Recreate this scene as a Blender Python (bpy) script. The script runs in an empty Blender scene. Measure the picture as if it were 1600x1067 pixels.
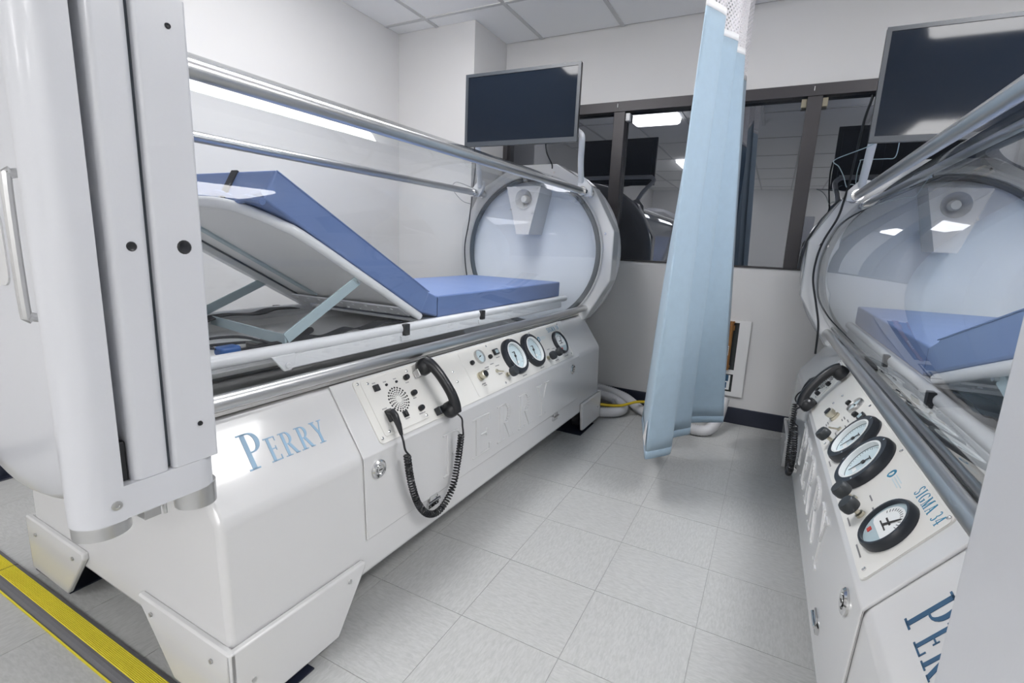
import bpy, bmesh, math, random
from math import sin, cos, pi, radians, sqrt
from mathutils import Vector, Matrix
random.seed(7)
S = bpy.context.scene
COL = S.collection
# ------------------------------------------------------------------ camera, world, exposure
CAMF, YAW, PITCH, ROLL, CAMH = 777.463, 0.47562, -0.19467, 0.04406, 1.0696
cd = bpy.data.cameras.new('camera'); cam = bpy.data.objects.new('camera', cd); COL.objects.link(cam)
cd.sensor_width = 36; cd.lens = 36 * CAMF / 1600; cd.clip_start = 0.02
_f = Vector((-sin(YAW) * cos(PITCH), cos(YAW) * cos(PITCH), sin(PITCH))); _r = Vector((cos(YAW), sin(YAW), 0)); _u = _r.cross(_f)
_r2 = cos(ROLL) * _r + sin(ROLL) * _u; _u2 = -sin(ROLL) * _r + cos(ROLL) * _u
cam.matrix_world = Matrix(((_r2.x, _u2.x, -_f.x, 0), (_r2.y, _u2.y, -_f.y, 0), (_r2.z, _u2.z, -_f.z, CAMH), (0, 0, 0, 1)))
S.camera = cam
W = bpy.data.worlds.new('world'); S.world = W; W.use_nodes = True
W.node_tree.nodes['Background'].inputs[0].default_value = (.9, .95, 1, 1)
W.node_tree.nodes['Background'].inputs[1].default_value = .3
S.view_settings.view_transform = 'Standard'; S.view_settings.look = 'None'
S.view_settings.exposure = 0.0; S.view_settings.gamma = 1.0; S.view_settings.use_curve_mapping = False
LIGHT = 17.5      # brightness of the ceiling diffusers

# ------------------------------------------------------------------ materials
def nt(m):
    m.use_nodes = True; return m.node_tree.nodes, m.node_tree.links
def mat(name, col, rough=.5, metal=0, coat=0, spec=.5, grain=0, gscale=60, bump=0, emit=0, tint=None, trans=0):
    m = bpy.data.materials.new(name); N, L = nt(m); b = N['Principled BSDF']
    c4 = (*col, 1)
    b.inputs['Base Color'].default_value = c4; b.inputs['Roughness'].default_value = rough; b.inputs['Metallic'].default_value = metal
    b.inputs['Coat Weight'].default_value = coat; b.inputs['Coat Roughness'].default_value = .05; b.inputs['Specular IOR Level'].default_value = spec
    if emit:
        b.inputs['Emission Color'].default_value = c4; b.inputs['Emission Strength'].default_value = emit
    if grain or bump:
        tc = N.new('ShaderNodeTexCoord'); no = N.new('ShaderNodeTexNoise'); no.inputs['Scale'].default_value = gscale; no.inputs['Detail'].default_value = 4
        L.new(tc.outputs['Object'], no.inputs['Vector'])
        if grain:
            mx = N.new('ShaderNodeMix'); mx.data_type = 'RGBA'
            mx.inputs[6].default_value = (*[x * (1 - grain) for x in col], 1); mx.inputs[7].default_value = (*[min(1, x * (1 + grain)) for x in col], 1)
            L.new(no.outputs['Fac'], mx.inputs[0]); L.new(mx.outputs[2], b.inputs['Base Color'])
        if bump:
            bp = N.new('ShaderNodeBump'); bp.inputs['Strength'].default_value = bump; bp.inputs['Distance'].default_value = .003
            L.new(no.outputs['Fac'], bp.inputs['Height']); L.new(bp.outputs[0], b.inputs['Normal'])
    return m
M = {}
M['gel'] = mat('gelcoat_white', (.655, .655, .66), .16, coat=.4, grain=.01, gscale=3)
M['paint'] = mat('painted_white', (.61, .62, .655), .3, coat=.2, bump=.04, gscale=180)
M['plate'] = mat('panel_ivory', (.74, .73, .70), .35, grain=.015, gscale=20)
M['cap'] = mat('end_cap_white', (.78, .83, .90), .35)
M['tube'] = mat('white_powder_coat', (.80, .81, .83), .3, coat=.2)
M['board'] = mat('white_board', (.90, .90, .90), .4)
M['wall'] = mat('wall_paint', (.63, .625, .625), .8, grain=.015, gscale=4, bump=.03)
M['wallbounce'] = mat('wall_paint_bounce', (.84, .84, .84), .8, bump=.03)  # unseen right and near walls, made lighter to bounce more light
M['ceil'] = mat('ceiling_tile_white', (.93, .93, .93), .9, grain=.01, gscale=150, bump=.1)
M['tbar'] = mat('ceiling_grid_grey', (.60, .60, .60), .5)
M['steel'] = mat('stainless', (.60, .60, .60), .3, metal=1, grain=.05, gscale=12)
M['sheet'] = mat('stainless_sheet', (.68, .66, .63), .38, metal=1, grain=.08, gscale=9)
M['chrome'] = mat('chrome', (.7, .7, .7), .12, metal=1)
M['nickel'] = mat('nickel_plated', (.62, .58, .47), .3, metal=1)
M['brass'] = mat('dull_brass', (.22, .20, .15), .4, metal=.6)
M['black'] = mat('black_plastic', (.012, .013, .016), .3)
M['bezel'] = mat('gauge_black', (.018, .022, .03), .35)
M['rubber'] = mat('black_rubber', (.02, .022, .026), .7)
M['gasket'] = mat('grey_gasket', (.065, .08, .095), .5)
M['navy'] = mat('navy_base', (.012, .016, .032), .45)
M['frame'] = mat('bronze_frame', (.045, .042, .046), .45, metal=.3, grain=.1, gscale=5)
M['dial'] = mat('dial_face', (.55, .66, .70), .3)
M['dialw'] = mat('dial_white', (.78, .80, .80), .3)
M['ink'] = mat('black_print', (.03, .03, .03), .6)
M['inkg'] = mat('grey_print', (.25, .25, .26), .6)
M['blueink'] = mat('navy_print', (.035, .10, .19), .5)
M['paleink'] = mat('pale_blue_print', (.30, .47, .64), .4)  # left brand lettering, paler than the navy print on the right
M['teal'] = mat('teal_print', (.02, .22, .38), .5)
M['red'] = mat('red_print', (.5, .05, .04), .5)
M['vinyl'] = mat('blue_vinyl', (.15, .225, .45), .42, grain=.06, gscale=8, bump=.12)
M['seamblue'] = mat('blue_seam', (.03, .06, .16), .5)
M['strut'] = mat('strut_bluegrey', (.45, .56, .60), .35, metal=.2)
M['web'] = mat('black_webbing', (.015, .017, .025), .8, bump=.2, gscale=400)
M['buckle'] = mat('blue_buckle', (.02, .12, .40), .35)
M['yellow'] = mat('yellow_rubber', (.66, .56, .03), .6, grain=.06, gscale=90)
M['cable_y'] = mat('yellow_cable', (.65, .47, .02), .4)
M['greyrub'] = mat('grey_rubber', (.14, .14, .15), .65, grain=.08, gscale=120)
M['hose'] = mat('white_hose', (.64, .64, .66), .4)
M['copper'] = mat('copper', (.45, .22, .08), .35, metal=.8, grain=.2, gscale=30)
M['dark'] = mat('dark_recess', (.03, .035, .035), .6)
M['screen'] = mat('tv_screen', (.006, .010, .018), .05, spec=.3)
M['tvframe'] = mat('tv_frame', (.035, .042, .052), .4)
M['tag'] = mat('white_tag', (.85, .85, .86), .6)
M['knobgrey'] = mat('grey_knob', (.03, .035, .04), .5)
M['lens'] = mat('light_diffuser', (1, .99, .985), .5, emit=LIGHT)
M['lightframe'] = mat('light_frame', (.75, .75, .75), .4)

def mat_floor():
    m = bpy.data.materials.new('vinyl_floor'); N, L = nt(m); b = N['Principled BSDF']
    tc = N.new('ShaderNodeTexCoord'); mp = N.new('ShaderNodeMapping'); mp.inputs['Scale'].default_value = (45, 160, 1)
    oi = N.new('ShaderNodeObjectInfo'); ad = N.new('ShaderNodeVectorMath'); ad.operation = 'ADD'
    ml = N.new('ShaderNodeMath'); ml.operation = 'MULTIPLY'; ml.inputs[1].default_value = 40
    L.new(oi.outputs['Random'], ml.inputs[0]); L.new(tc.outputs['Object'], mp.inputs['Vector'])
    L.new(mp.outputs[0], ad.inputs[0]); L.new(ml.outputs[0], ad.inputs[1])
    no = N.new('ShaderNodeTexNoise'); no.inputs['Scale'].default_value = 1; no.inputs['Detail'].default_value = 3; no.inputs['Distortion'].default_value = .6
    L.new(ad.outputs[0], no.inputs['Vector'])
    cr = N.new('ShaderNodeValToRGB'); e = cr.color_ramp.elements
    e[0].position = .32; e[0].color = (.42, .425, .42, 1); e[1].position = .68; e[1].color = (.50, .505, .50, 1)
    L.new(no.outputs['Fac'], cr.inputs[0]); L.new(cr.outputs[0], b.inputs['Base Color'])
    b.inputs['Roughness'].default_value = .42; b.inputs['Specular IOR Level'].default_value = .4
    return m
M['floor'] = mat_floor()
M['grout'] = mat('floor_joint', (.33, .33, .33), .8)

def mat_clear(name, tint, ior, edge):
    # thin sheet: see-through, mirror-like by Fresnel, greyer where the eye looks along the thickness
    m = bpy.data.materials.new(name); N, L = nt(m); N.remove(N['Principled BSDF']); out = N['Material Output']
    tr = N.new('ShaderNodeBsdfTransparent'); gl = N.new('ShaderNodeBsdfGlossy'); gl.inputs['Roughness'].default_value = .01
    lw = N.new('ShaderNodeLayerWeight'); lw.inputs['Blend'].default_value = .5
    pw = N.new('ShaderNodeMath'); pw.operation = 'POWER'; pw.inputs[1].default_value = 6; L.new(lw.outputs['Facing'], pw.inputs[0])
    mx = N.new('ShaderNodeMix'); mx.data_type = 'RGBA'; mx.inputs[6].default_value = (*tint, 1); mx.inputs[7].default_value = (*edge, 1)
    L.new(pw.outputs[0], mx.inputs[0]); L.new(mx.outputs[2], tr.inputs[0])
    if not ior: L.new(tr.outputs[0], out.inputs['Surface']); return m
    p5 = N.new('ShaderNodeMath'); p5.operation = 'POWER'; p5.inputs[1].default_value = 5; L.new(lw.outputs['Facing'], p5.inputs[0])
    fr = N.new('ShaderNodeMath'); fr.operation = 'MULTIPLY_ADD'; fr.inputs[1].default_value = 1 - ior; fr.inputs[2].default_value = ior; L.new(p5.outputs[0], fr.inputs[0])
    sh = N.new('ShaderNodeMixShader'); L.new(fr.outputs[0], sh.inputs[0]); L.new(tr.outputs[0], sh.inputs[1]); L.new(gl.outputs[0], sh.inputs[2])
    L.new(sh.outputs[0], out.inputs['Surface']); return m
M['acrylic'] = mat_clear('acrylic', (.985, .99, .995), .042, (.72, .76, .78))
M['acrylic_in'] = mat_clear('acrylic_inner', (.985, .99, .995), 0, (.85, .87, .88))
def mat_pane():
    m = bpy.data.materials.new('tinted_pane'); N, L = nt(m); b = N['Principled BSDF']; out = N['Material Output']
    b.inputs['Base Color'].default_value = (.012, .014, .018, 1); b.inputs['Roughness'].default_value = .1; b.inputs['Specular IOR Level'].default_value = 0
    gl = N.new('ShaderNodeBsdfGlossy'); gl.inputs['Roughness'].default_value = .005; gl.inputs['Color'].default_value = (.9, .93, 1, 1)
    fr = N.new('ShaderNodeFresnel'); fr.inputs['IOR'].default_value = 1.9
    ad = N.new('ShaderNodeMath'); ad.operation = 'ADD'; ad.inputs[1].default_value = .07; L.new(fr.outputs[0], ad.inputs[0])
    sh = N.new('ShaderNodeMixShader'); L.new(ad.outputs[0], sh.inputs[0]); L.new(b.outputs[0], sh.inputs[1]); L.new(gl.outputs[0], sh.inputs[2])
    L.new(sh.outputs[0], out.inputs['Surface']); return m
M['pane'] = mat_pane()
def mat_cloth(name, col, tr=.25):
    m = bpy.data.materials.new(name); N, L = nt(m); b = N['Principled BSDF']; out = N['Material Output']
    tc = N.new('ShaderNodeTexCoord'); no = N.new('ShaderNodeTexNoise'); no.inputs['Scale'].default_value = 30; L.new(tc.outputs['Object'], no.inputs['Vector'])
    mx = N.new('ShaderNodeMix'); mx.data_type = 'RGBA'; mx.inputs[6].default_value = (*[c * .95 for c in col], 1); mx.inputs[7].default_value = (*[c * 1.05 for c in col], 1)
    L.new(no.outputs['Fac'], mx.inputs[0]); L.new(mx.outputs[2], b.inputs['Base Color']); b.inputs['Roughness'].default_value = .85; b.inputs['Sheen Weight'].default_value = .2
    t = N.new('ShaderNodeBsdfTranslucent'); L.new(mx.outputs[2], t.inputs[0])
    sh = N.new('ShaderNodeMixShader'); sh.inputs[0].default_value = tr; L.new(b.outputs[0], sh.inputs[1]); L.new(t.outputs[0], sh.inputs[2]); L.new(sh.outputs[0], out.inputs['Surface'])
    return m
M['cloth'] = mat_cloth('curtain_blue', (.48, .62, .735))
M['hem'] = mat_cloth('curtain_hem', (.44, .58, .70))
def mat_net():
    m = mat_cloth('curtain_mesh', (.80, .78, .80), .3); N, L = nt(m); out = N['Material Output']; old = out.inputs['Surface'].links[0].from_socket
    tc = N.new('ShaderNodeTexCoord'); sx = N.new('ShaderNodeSeparateXYZ'); L.new(tc.outputs['UV'], sx.inputs[0])
    def wave(o, k):
        a = N.new('ShaderNodeMath'); a.operation = 'MULTIPLY'; a.inputs[1].default_value = k; L.new(o, a.inputs[0])
        s = N.new('ShaderNodeMath'); s.operation = 'SINE'; L.new(a.outputs[0], s.inputs[0]); return s.outputs[0]
    p = N.new('ShaderNodeMath'); p.operation = 'MULTIPLY'; L.new(wave(sx.outputs[0], 2 * pi / .020), p.inputs[0]); L.new(wave(sx.outputs[1], 2 * pi / .020), p.inputs[1])
    g = N.new('ShaderNodeMath'); g.operation = 'GREATER_THAN'; g.inputs[1].default_value = .35; L.new(p.outputs[0], g.inputs[0])
    t = N.new('ShaderNodeBsdfTransparent'); sh = N.new('ShaderNodeMixShader'); L.new(g.outputs[0], sh.inputs[0]); L.new(old, sh.inputs[1]); L.new(t.outputs[0], sh.inputs[2])
    L.new(sh.outputs[0], out.inputs['Surface']); return m
M['net'] = mat_net()

# ------------------------------------------------------------------ mesh builder
class MB:
    def __init__(s): s.v = []; s.f = []; s.m = []; s.uv = None
    def add(s, vs, fs, m=0):
        o = len(s.v); s.v += [tuple(x) for x in vs]; s.f += [tuple(i + o for i in f) for f in fs]; s.m += [m] * len(fs); return s
    def box(s, a, b, m=0, fn=None):
        (x0, y0, z0), (x1, y1, z1) = a, b
        vs = [(x, y, z) for x in (x0, x1) for y in (y0, y1) for z in (z0, z1)]
        if fn: vs = [fn(*p) for p in vs]
        return s.add(vs, [(0, 1, 3, 2), (4, 6, 7, 5), (0, 4, 5, 1), (2, 3, 7, 6), (0, 2, 6, 4), (1, 5, 7, 3)], m)
    def prism(s, poly, h0, h1, fn, m=0, top=1.0):
        n = len(poly); cx = sum(p[0] for p in poly) / n; cy = sum(p[1] for p in poly) / n
        vs = [fn(a, b, h0) for a, b in poly] + [fn(cx + (a - cx) * top, cy + (b - cy) * top, h1) for a, b in poly]
        return s.add(vs, [tuple(range(n))[::-1], tuple(range(n, 2 * n))] + [(i, (i + 1) % n, n + (i + 1) % n, n + i) for i in range(n)], m)
    def tube(s, pts, r, n=8, m=0, closed=False, caps=True):
        P = [Vector(p) for p in pts]; k = len(P); rings = []
        rr = r if isinstance(r, (list, tuple)) else [r] * k
        T = []
        for i in range(k):
            a = P[(i - 1) % k] if (closed or i > 0) else P[i]; b = P[(i + 1) % k] if (closed or i < k - 1) else P[i]
            t = b - a; T.append(t.normalized() if t.length > 1e-9 else Vector((0, 0, 1)))
        nrm = T[0].orthogonal().normalized(); vs = []
        for i in range(k):
            nrm = nrm - T[i] * nrm.dot(T[i]); nrm = nrm.normalized() if nrm.length > 1e-6 else T[i].orthogonal().normalized()
            bi = T[i].cross(nrm)
            vs += [P[i] + (nrm * cos(2 * pi * j / n) + bi * sin(2 * pi * j / n)) * rr[i] for j in range(n)]
        fs = []
        for i in range(k if closed else k - 1):
            i2 = (i + 1) % k
            fs += [(i * n + j, i * n + (j + 1) % n, i2 * n + (j + 1) % n, i2 * n + j) for j in range(n)]
        if caps and not closed: fs += [tuple(range(n))[::-1], tuple((k - 1) * n + j for j in range(n))]
        return s.add(vs, fs, m)
    def cyl(s, p0, p1, r, r1=None, n=20, m=0): return s.tube([p0, p1], [r, r if r1 is None else r1], n, m)
    def lathe(s, prof, fn, n=28, m=0, closed=False, caps=True):
        # prof: (radius, height) ; fn(a, b, h)
        k = len(prof); vs = [fn(r * cos(2 * pi * j / n), r * sin(2 * pi * j / n), h) for r, h in prof for j in range(n)]; fs = []
        for i in range(k if closed else k - 1):
            i2 = (i + 1) % k
            fs += [(i * n + j, i * n + (j + 1) % n, i2 * n + (j + 1) % n, i2 * n + j) for j in range(n)]
        if caps and not closed: fs += [tuple(range(n))[::-1], tuple((k - 1) * n + j for j in range(n))]
        return s.add(vs, fs, m)
    def holed(s, poly, c, r, h0, h1, fn, n=48, m=0):
        # plate with a round hole, between heights h0 and h1
        cx, cy = c; angs = [2 * pi * i / n for i in range(n)]
        for a, b in poly: angs.append(math.atan2(b - cy, a - cx) % (2 * pi))
        angs = sorted(set(round(a, 5) for a in angs)); outer = []
        for t in angs:
            dx, dy = cos(t), sin(t); best = None
            for i in range(len(poly)):
                (x0, y0), (x1, y1) = poly[i], poly[(i + 1) % len(poly)]; ex, ey = x1 - x0, y1 - y0; det = dx * ey - dy * ex
                if abs(det) < 1e-12: continue
                k = ((x0 - cx) * ey - (y0 - cy) * ex) / det; w = ((x0 - cx) * dy - (y0 - cy) * dx) / det
                if k > 0 and -1e-4 <= w <= 1.0001: best = k if best is None else max(best, k)
            outer.append((cx + dx * best, cy + dy * best))
        inner = [(cx + r * cos(t), cy + r * sin(t)) for t in angs]; q = len(angs)
        vs = [fn(a, b, h) for h in (h0, h1) for ring in (outer, inner) for a, b in ring]; fs = []
        for i in range(q):
            j = (i + 1) % q
            fs += [(i, j, q + j, q + i), (2 * q + i, 3 * q + i, 3 * q + j, 2 * q + j), (i, 2 * q + i, 2 * q + j, j), (q + i, q + j, 3 * q + j, 3 * q + i)]
        return s.add(vs, fs, m)
    def mesh(s, name, mats, smooth=35, flip=True):
        me = bpy.data.meshes.new(name); me.from_pydata([tuple(v) for v in s.v], [], s.f)
        for mm in (mats if isinstance(mats, (list, tuple)) else [mats]): me.materials.append(M[mm] if isinstance(mm, str) else mm)
        for i, p in enumerate(me.polygons): p.material_index = s.m[i]
        if s.uv:
            ul = me.uv_layers.new(name='UVMap')
            for l in me.loops: ul.data[l.index].uv = s.uv[l.vertex_index]
        if flip:
            bm = bmesh.new(); bm.from_mesh(me); bmesh.ops.recalc_face_normals(bm, faces=bm.faces); bm.to_mesh(me); bm.free()
        if smooth:
            me.polygons.foreach_set('use_smooth', [True] * len(me.polygons)); me.set_sharp_from_angle(angle=radians(smooth))
        me.update(); return me
OFF = {}
def put(name, mb, mats, parent=None, smooth=35, bevel=0, seg=2, angle=30, loc=None, **pr):
    me = mb if isinstance(mb, bpy.types.Mesh) else mb.mesh(name, mats, smooth)
    o = bpy.data.objects.new(name, me); COL.objects.link(o)
    if parent: o.parent = parent; o.location = -OFF[parent.name] if parent.name in OFF else Vector((0, 0, 0))
    if loc: o.location = loc
    if bevel:
        b = o.modifiers.new('bevel', 'BEVEL'); b.width = bevel; b.segments = seg; b.limit_method = 'ANGLE'; b.angle_limit = radians(angle); b.harden_normals = False
    if bevel or name in ('hinge_block', 'yoke_arm', 'yoke_post'):
        wn = o.modifiers.new('normals', 'WEIGHTED_NORMAL'); wn.keep_sharp = True
    for k, v in pr.items(): o[k] = v
    return o
def struct(name, mb, mats, parent=None, **k):
    return put(name, mb, mats, parent, kind='structure', **k) if not parent else put(name, mb, mats, parent, **k)
def root(name, label, cat, loc=(0, 0, 0), rz=0, group=None, off=None):
    o = bpy.data.objects.new(name, None); COL.objects.link(o); o.location = loc; o.rotation_euler = (0, 0, rz); o.empty_display_size = .1
    o['label'] = label; o['category'] = cat
    if group: o['group'] = group
    if off is not None: OFF[o.name] = Vector(off)
    return o
def tag(o, label, cat, group=None):
    o['label'] = label; o['category'] = cat
    if group: o['group'] = group
    return o
XYZ = lambda a, b, h: (a, b, h)
def spline(pts, n=8, closed=False):
    P = [Vector(p) for p in pts]; k = len(P); out = []
    for i in range(k if closed else k - 1):
        g = lambda j: P[j % k] if closed else P[max(0, min(k - 1, j))]
        a, b, c, d = g(i - 1), g(i), g(i + 1), g(i + 2)
        for q in range(n):
            t = q / n
            out.append(.5 * ((2 * b) + (-a + c) * t + (2 * a - 5 * b + 4 * c - d) * t * t + (-a + 3 * b - 3 * c + d) * t ** 3))
    if not closed: out.append(P[-1])
    return out
def rrect(x0, y0, x1, y1, r, n=4):
    o = []
    for cx, cy, a0 in ((x1 - r, y1 - r, 0), (x0 + r, y1 - r, 90), (x0 + r, y0 + r, 180), (x1 - r, y0 + r, 270)):
        for i in range(n + 1): a = radians(a0 + 90 * i / n); o.append((cx + r * cos(a), cy + r * sin(a)))
    return o

# ------------------------------------------------------------------ letters (serif capitals, unit height)
def arc(cx, cy, rx, ry, a0, a1, wx, wy, n=10):
    q = []
    for i in range(n):
        t0, t1 = radians(a0 + (a1 - a0) * i / n), radians(a0 + (a1 - a0) * (i + 1) / n)
        q.append([(cx + rx * cos(t0), cy + ry * sin(t0)), (cx + rx * cos(t1), cy + ry * sin(t1)), (cx + (rx - wx) * cos(t1), cy + (ry - wy) * sin(t1)), (cx + (rx - wx) * cos(t0), cy + (ry - wy) * sin(t0))])
    return q
def R_(x0, y0, x1, y1): return [[(x0, y0), (x1, y0), (x1, y1), (x0, y1)]]
def D_(x0, y0, x1, y1, w): return [[(x0 - w / 2, y0), (x0 + w / 2, y0), (x1 + w / 2, y1), (x1 - w / 2, y1)]]
SERIF = R_(0, 0, .34, .045)
GL = {
 'P': (.62, R_(.10, 0, .24, 1) + SERIF + R_(0, .955, .30, 1) + R_(.24, .955, .33, 1) + R_(.24, .44, .33, .485) + arc(.32, .72, .29, .28, -90, 90, .14, .045)),
 'E': (.58, R_(.10, 0, .24, 1) + R_(0, 0, .55, .05) + R_(0, .95, .52, 1) + R_(.24, .49, .44, .535) + R_(.50, 0, .55, .2) + R_(.48, .8, .52, 1) + R_(.41, .42, .45, .61)),
 'R': (.70, R_(.10, 0, .24, 1) + SERIF + R_(0, .955, .30, 1) + R_(.24, .955, .31, 1) + R_(.24, .47, .31, .515) + arc(.30, .735, .27, .265, -90, 90, .14, .045) + D_(.60, 0, .36, .49, .15) + R_(.50, 0, .72, .045)),
 'Y': (.70, R_(.27, 0, .41, .48) + R_(.17, 0, .51, .045) + D_(.34, .44, .13, .97, .14) + D_(.36, .44, .56, .97, .06) + R_(0, .955, .28, 1) + R_(.44, .955, .68, 1)),
 'S': (.52, arc(.24, .74, .23, .26, 30, 270, .11, .06) + arc(.24, .26, .24, .26, -150, 90, .12, .06) + R_(.40, .76, .44, .95) + R_(.02, .05, .06, .25)),
 'I': (.36, R_(.10, 0, .24, 1) + SERIF + R_(0, .955, .34, 1)),
 'G': (.74, arc(.38, .5, .37, .5, 45, 335, .13, .05, 16) + R_(.52, .06, .66, .42) + R_(.42, .40, .74, .445) + R_(.62, .72, .66, .94)),
 'M': (.92, R_(.09, 0, .13, 1) + R_(0, 0, .22, .045) + R_(0, .955, .2, 1) + D_(.42, 0, .16, 1, .14) + D_(.42, 0, .72, 1, .05) + R_(.68, 0, .81, 1) + R_(.59, 0, .90, .045) + R_(.68, .955, .90, 1)),
 'A': (.74, D_(.09, 0, .35, 1, .05) + D_(.58, 0, .34, 1, .15) + R_(.18, .33, .50, .375) + R_(0, 0, .2, .045) + R_(.46, 0, .72, .045)),
 '3': (.50, arc(.22, .75, .20, .25, -90, 150, .10, .05) + arc(.22, .27, .23, .27, -150, 90, .12, .05)),
 '4': (.54, R_(.30, 0, .41, 1) + R_(.0, .26, .52, .31) + D_(.03, .3, .33, .98, .05) + R_(.22, 0, .49, .04)),
 ' ': (.26, []),
}
def letters(mb, text, x0, y0, h, fn, h0, h1, cap=1.0, wide=1.0, gap=.10, top=1.0, m=0, width=None):
    def total(): return sum(GL[c][0] * wide * (h * cap if i == 0 else h) + gap * h for i, c in enumerate(text))
    if width: wide *= width / total(); gap *= 1
    x = x0
    for i, c in enumerate(text):
        hh = h * cap if i == 0 else h; w, polys = GL[c]
        for p in polys: mb.prism([(x + a * wide * hh, y0 + b * hh) for a, b in p], h0, h1, fn, m, top)
        x += w * wide * hh + gap * h
    return mb

# ------------------------------------------------------------------ room
YB, XL, ZC, XP, YP = 3.3656, -2.495, 2.4394, -1.875, 2.9405
ZS, ZT = .99, 1.995
XR, YN, XL2 = 2.3, -5.6, -2.80
TS = .3048; FX, FY = -.6801, 1.0764
fl = MB(); fl.box((XL2 - .1, YN, -.06), (XR, YB + .1, -.0018))
floor = struct('floor', fl, 'floor')
tm = MB(); g = .0008
tm.box((-TS / 2 + g, -TS / 2 + g, -.004), (TS / 2 - g, TS / 2 - g, 0)); tme = tm.mesh('floor_tile', 'floor', 0)
for i in range(-7, 7):
    for j in range(-4, 8):
        o = put('floor_tile', tme, None, floor); o.location = (FX + (i + .5) * TS, FY + (j + .5) * TS, 0)
        if o.location.y > YB - .1: o.location.z = 0
        if (i + j) % 2: o.rotation_euler.z = pi / 2
jm = MB(); jm.box((FX - 7 * TS, FY - 4 * TS, -.0018), (FX + 7 * TS, FY + 8 * TS, -.0012)); put('floor_joint', jm, 'grout', floor, kind='stuff')

def wall(name, boxes, m='wall'):
    b = MB()
    for a, c in boxes: b.box(a, c)
    return struct(name, b, m)
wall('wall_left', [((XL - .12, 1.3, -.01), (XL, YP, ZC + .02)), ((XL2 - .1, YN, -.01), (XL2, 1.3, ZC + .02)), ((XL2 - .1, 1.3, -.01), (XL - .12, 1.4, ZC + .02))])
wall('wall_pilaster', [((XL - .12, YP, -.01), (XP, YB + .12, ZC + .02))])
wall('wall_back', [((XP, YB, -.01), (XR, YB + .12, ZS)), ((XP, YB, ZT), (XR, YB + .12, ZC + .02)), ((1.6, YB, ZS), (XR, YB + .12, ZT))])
wall('wall_right', [((XR, YN, -.01), (XR + .1, YB + .12, ZC + .02))], 'wallbounce')
wall('wall_near', [((XL2 - .1, YN - .1, -.01), (XR, YN, ZC + .02))], 'wallbounce')
b = MB(); b.box((XP, YB - .012, 0), (XR, YB, .105)); struct('baseboard_back', b, 'navy', bevel=.003)
b = MB(); b.box((XL, 1.3, 0), (XL + .012, YP, .105)).box((XL2, YN, 0), (XL2 + .012, 1.3, .09)).box((XL2 + .012, YN, 0), (XL2 + .05, 1.3, .006)); struct('baseboard_left', b, 'navy', bevel=.003)
b = MB(); b.box((XL, YP - .012, 0), (XP + .012, YP, .105)).box((XP, YP, 0), (XP + .012, YB, .105)); struct('baseboard_pilaster', b, 'navy', bevel=.003)

# ceiling: slab, lay-in tiles and grid bars
cl = MB(); cl.box((XL2 - .1, YN, ZC + .02), (XR, YB + .1, ZC + .08)); ceil = struct('ceiling', cl, 'ceil')
GX = [-2.80, -2.1686, -1.601, -1.0438, -.479, .085, .65, 1.21, 1.775, 2.30]
GY = [-5.6, -5.05, -3.83, -2.61, -1.40, -.19, 1.03, 2.245, 2.81, 3.3656]
LIGHTS = [(2, 6), (6, 6), (2, 3), (7, 3), (2, 1), (7, 1)]  # middle-row right and both near-wall lights are unseen, added for fill
for i in range(len(GX) - 1):
    for j in range(len(GY) - 1):
        if (i, j) in LIGHTS: continue
        x0, x1, y0, y1 = GX[i] + .011, GX[i + 1] - .011, GY[j] + .011, GY[j + 1] - .011
        if y0 > 2.82 and x1 < XP + .05: y1 = YP - .002
        if i == 0 and y0 > 1.2: x0 = XL + .002
        t = MB(); t.box((x0, y0, ZC + .004), (x1, y1, ZC + .018)); put('ceiling_tile', t, 'ceil', ceil, smooth=0)
for x in GX[1:-1]:
    t = MB(); t.box((x - .012, YN, ZC - .001), (x + .012, YP if x < XP else YB, ZC + .006)); put('grid_bar', t, 'tbar', ceil, smooth=0)
for y in GY[1:-1]:
    t = MB(); t.box((XL2, y - .012, ZC - .0012), (XR, y + .012, ZC + .0055)); put('grid_bar', t, 'tbar', ceil, smooth=0)
lab = {(2, 6): 'lit rectangular ceiling light above the left white chamber', (6, 6): 'lit rectangular ceiling light above the right white chamber',
       (2, 3): 'lit ceiling light in the middle row on the left chamber side', (7, 3): 'unseen ceiling light added for fill, middle row on the right chamber side',
       (2, 1): 'unseen ceiling light added for fill, row by the near wall, left side', (7, 1): 'unseen ceiling light added for fill, row by the near wall, right side'}
for (i, j) in LIGHTS:
    x0, x1, y0, y1 = GX[i] + .012, GX[i + 1] - .012, GY[j] + .012, GY[j + 1] - .012
    r = root('ceiling_light', lab[(i, j)], 'light', ((x0 + x1) / 2, (y0 + y1) / 2, ZC), 0, None, ((x0 + x1) / 2, (y0 + y1) / 2, ZC))
    f = MB()
    for a, c in (((x0, y0), (x0 + .02, y1)), ((x1 - .02, y0), (x1, y1)), ((x0 + .02, y0), (x1 - .02, y0 + .02)), ((x0 + .02, y1 - .02), (x1 - .02, y1))):
        f.box((a[0], a[1], ZC - .002), (c[0], c[1], ZC + .018))
    put('frame', f, 'lightframe', r, smooth=0)
    f = MB(); f.prism([(x0 + .022, ZC + .01), (x0 + .03, ZC - .045), (x0 + .06, ZC - .06), (x1 - .06, ZC - .06), (x1 - .03, ZC - .045), (x1 - .022, ZC + .01)], y0 + .022, y1 - .022, lambda a, b, h: (a, h, b)); put('diffuser', f, 'lens', r, smooth=20)

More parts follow.
